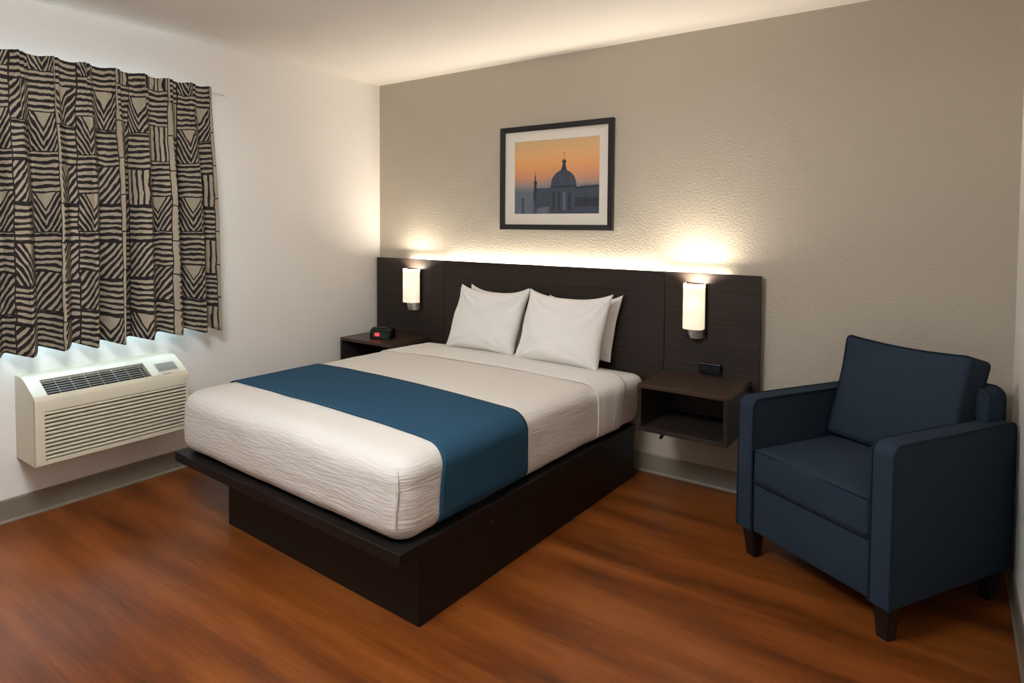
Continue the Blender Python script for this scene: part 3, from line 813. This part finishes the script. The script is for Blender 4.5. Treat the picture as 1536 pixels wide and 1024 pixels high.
# slanted face frame: origin P0, direction D along slope, normal Nn
P0 = Vector((.118, 0, .373)); P1 = Vector((.222, 0, .316)); D_ = (P1-P0); SL = D_.length; D_.normalize(); Nn = Vector((-D_.z, 0, D_.x))
if Nn.z < 0: Nn = -Nn
def slantbox(bmk, y0, y1, s0, s1, n0, n1):
    vs = []
    for s in (s0, s1):
        for y in (y0, y1):
            for n in (n0, n1): vs.append(bmk.verts.new(P0+D_*(SL*s)+Nn*n+Vector((0, y, 0))))
    for f in ((0, 1, 3, 2), (4, 6, 7, 5), (0, 4, 5, 1), (2, 3, 7, 6), (0, 2, 6, 4), (1, 5, 7, 3)): bmk.faces.new([vs[i] for i in f])
gy0, gy1 = -2.232+1.9435, -1.778+1.9435
FY0, FY1, FZ0, FZ1 = -aw_+.036, aw_-.014, .026, .246
deps = []
k1 = bmesh.new(); slantbox(k1, gy0, gy1, .06, 1.0, -.022, .02); deps.append(cutter(k1))
k2 = bmesh.new(); box(k2, .222, .26, FY0, FY1, FZ0, FZ1); deps.append(cutter(k2))
for d_ in deps:
    COL.objects.link(d_); d_.parent = ac
    md = shell.modifiers.new('cut', 'BOOLEAN'); md.operation = 'DIFFERENCE'; md.object = d_; md.solver = 'EXACT'
bpy.context.view_layer.update()
dg = bpy.context.evaluated_depsgraph_get(); me2 = bpy.data.meshes.new_from_object(shell.evaluated_get(dg))
shell.modifiers.clear(); shell.data = me2
for d_ in deps: bpy.data.objects.remove(d_)
# dark sheets that paint the shade inside the two openings
bm = bmesh.new(); slantbox(bm, gy0+.001, gy1-.001, .07, .99, -.0218, -.019); link('outlet_cavity_shade', bm, M['dark_gap'], ac)
bm = bmesh.new(); box(bm, .2222, .2245, FY0+.001, FY1-.001, FZ0+.001, FZ1-.001); link('intake_cavity_shade', bm, simple('intake_shadow', srgb(70, 64, 52), .8), ac)
# outlet grille: long thin vanes and a few cross bars
bm = bmesh.new()
for k in range(6): s = .16+.70*k/5; slantbox(bm, gy0, gy1, s-.012, s+.012, -.004, -.001)
for k in range(7):
    y = gy0+(gy1-gy0)*(k+.9)/7.4; slantbox(bm, y-.0009, y+.0009, .06, 1.0, -.004, -.0015)
link('outlet_grille', bm, simple('grille_vane', srgb(150, 142, 126), .45), ac)
# intake louvers: each slat tilted
NL = 12; pit = (FZ1-FZ0)/NL
for k in range(NL):
    z = FZ0+pit*(k+.5)
    bm = bmesh.new(); prism(bm, [(.2246, z+.0030), (.2405, z-.0052), (.2420, z-.0030), (.2420, z+.0030), (.2400, z+.0052), (.2246, z+.0065)], 'y', FY0, FY1)
    link('louver', bm, M['fin'], ac)
# control door and the small badge below
cy0, cy1 = -1.734+1.9435, -1.636+1.9435
bm = bmesh.new(); slantbox(bm, cy0-.006, cy1+.006, .22, .92, 0, .0016); cd = link('control_door', bm, M['plastic'], ac)
bm = bmesh.new(); slantbox(bm, cy0, cy1, .30, .84, .0012, .0026); link('control_panel', bm, M['panel_grey'], cd)
bm = bmesh.new()
for k, (a, b_) in enumerate(((0, .006), (.008, .013), (.015, .022), (.024, .029), (.031, .040))): slantbox(bm, cy0+.012+a, cy0+.012+b_, 1.00, 1.05, 0, .0009)
link('badge', bm, simple('badge_grey', srgb(120, 115, 104), .4), ac)
# seam line around the front cover on the left and right side
for s in (-1, 1):
    bm = bmesh.new(); box(bm, .2235, .2250, *sorted((s*(aw_-.0005), s*(aw_+.0006))), .002, .312)
    link('cover_seam', bm, M['seam_grey'], ac)

# ------------------------------------------------------------------ curtain
cu = thing('curtain', 'beige and black block-print pleated curtain covering the window', 'curtain', (.06, -1.99, .79))
CYR, CYL, CT, CB = -1.352, -2.63, 2.166, .79
pl = [-1.365, -1.475, -1.600, -1.728, -1.865, -2.000, -2.135, -2.270, -2.400, -2.530, -2.625]   # pleat places
NU, NV = 520, 60
def cpos(t, v):
    """t 0..1 right to left, v 0 top..1 bottom -> (x, y, z)"""
    y = CYR+(CYL-CYR)*t
    x = .056+.046*ss(v*1.8)
    # pinch pleats: narrow tight lumps near the top that open into soft round folds
    open_ = ss((v-.02)/.35)
    xt = 0; xb = 0; yy = y
    for p in pl:
        d = (y-p)
        xt += .040*math.exp(-(d/.009)**2)+.026*math.exp(-((d-.020)/.008)**2)+.020*math.exp(-((d+.020)/.008)**2)
    ph = 0
    for a, b_ in zip(pl, pl[1:]):
        if b_ <= y <= a: ph = (a-y)/(a-b_); break
    idx = next((i for i, (a, b_) in enumerate(zip(pl, pl[1:])) if b_ <= y <= a), 0)
    amp = .047*(1+.25*math.sin(idx*2.3))
    xb = amp*math.cos(2*P*ph+.5*math.sin(y*9+v*2)) + .008*math.cos(4*P*ph+1+v)
    edge = min(1, (CYR-y)/.03+.15)
    x += ((1-open_)*xt + open_*xb)*edge*(.8+.35*v)
    x += .010*ss(v)*math.sin(y*4.2) + .004*noise.noise(Vector((y*14, v*2, 0)))
    yy += .005*open_*math.sin(4*P*ph)*(.4+.6*v) + .018*v*(1 if t < .04 else max(0, 1-(t-.04)/.3))
    z = CT-(CT-CB)*v
    # hem: lower where folds bulge, slightly uneven
    z += v**6*(-.012*math.cos(2*P*ph)+.006*math.sin(y*11))
    if v < .1: z += .004*math.cos(2*P*ph)*(1-v/.1)
    return x-.06, yy+1.99, z-.79
bm = bmesh.new(); uvl = bm.loops.layers.uv.new('uv'); G = []; arc = [0]
last = None
for i in range(NU+1):
    a = cpos(i/NU, .5)
    if last: arc.append(arc[-1]+math.hypot(a[0]-last[0], a[1]-last[1]))
    last = a
    G.append([bm.verts.new(cpos(i/NU, j/NV)) for j in range(NV+1)])
def pinch(i, j):
    y = CYR+(CYL-CYR)*i/NU; k = 1-ss((j/NV-.03)/.20)
    return -k*sum(.030*math.tanh((y-p)/.010)*math.exp(-((y-p)/.030)**2) for p in pl)
for i in range(NU):
    for j in range(NV):
        f = bm.faces.new((G[i][j], G[i][j+1], G[i+1][j+1], G[i+1][j]))
        for lp, (ii, jj) in zip(f.loops, ((i, j), (i, j+1), (i+1, j+1), (i+1, j))):
            lp[uvl].uv = (arc[ii]+3.0+pinch(ii, jj), (1-jj/NV)*(CT-CB)+3.0)
cloth = link('cloth', bm, [M['curtain'], M['bounce_lining']], cu, smooth='all')
md = cloth.modifiers.new('thick', 'SOLIDIFY'); md.thickness = .0025; md.material_offset = 1
for p in pl[:-1]:
    bm = bmesh.new(); box(bm, -.036, -.028, p+1.99-.004, p+1.99+.004, CT-.79-.035, CT-.79-.010); link('hook', bm, M['white_metal'], cu)
rd = thing('curtain_rod', 'thin white curtain rod whose end shows right of the curtain top', 'curtain rod', (.03, -1.95, 2.145))
bm = bmesh.new(); tube(bm, [(-.010, -.72, 0), (-.010, .66, 0)], .005, 10); link('rod', bm, M['white_metal'], rd, smooth=True)
bm = bmesh.new(); tube(bm, [(-.010, .66, 0), (-.014, .69, 0), (-.021, .706, 0), (-.028, .712, 0)], .005, 8); link('rod_return', bm, M['white_metal'], rd, smooth=True)

# ------------------------------------------------------------------ drum lamp added out of view to fill the room with light
cl_ = thing('fill_lamp', 'unseen white drum lamp added under the ceiling as fill light before the bed', 'fill lamp', (2.05, -2.85, RH))
bm = bmesh.new(); bmesh.ops.create_cone(bm, cap_ends=True, segments=32, radius1=.07, radius2=.07, depth=.02, matrix=Matrix.Translation((0, 0, -.0105))); link('ceiling_rose', bm, M['white_metal'], cl_, smooth=True)
bm = bmesh.new(); bmesh.ops.create_cone(bm, cap_ends=True, segments=12, radius1=.012, radius2=.012, depth=.08, matrix=Matrix.Translation((0, 0, -.06))); link('stem', bm, M['white_metal'], cl_, smooth=True)
bm = bmesh.new(); bmesh.ops.create_cone(bm, cap_ends=True, segments=32, radius1=.30, radius2=.32, depth=.16, matrix=Matrix.Translation((0, 0, -.175))); link('fill_drum', bm, M['fill_lamp_glow'], cl_, smooth=True)
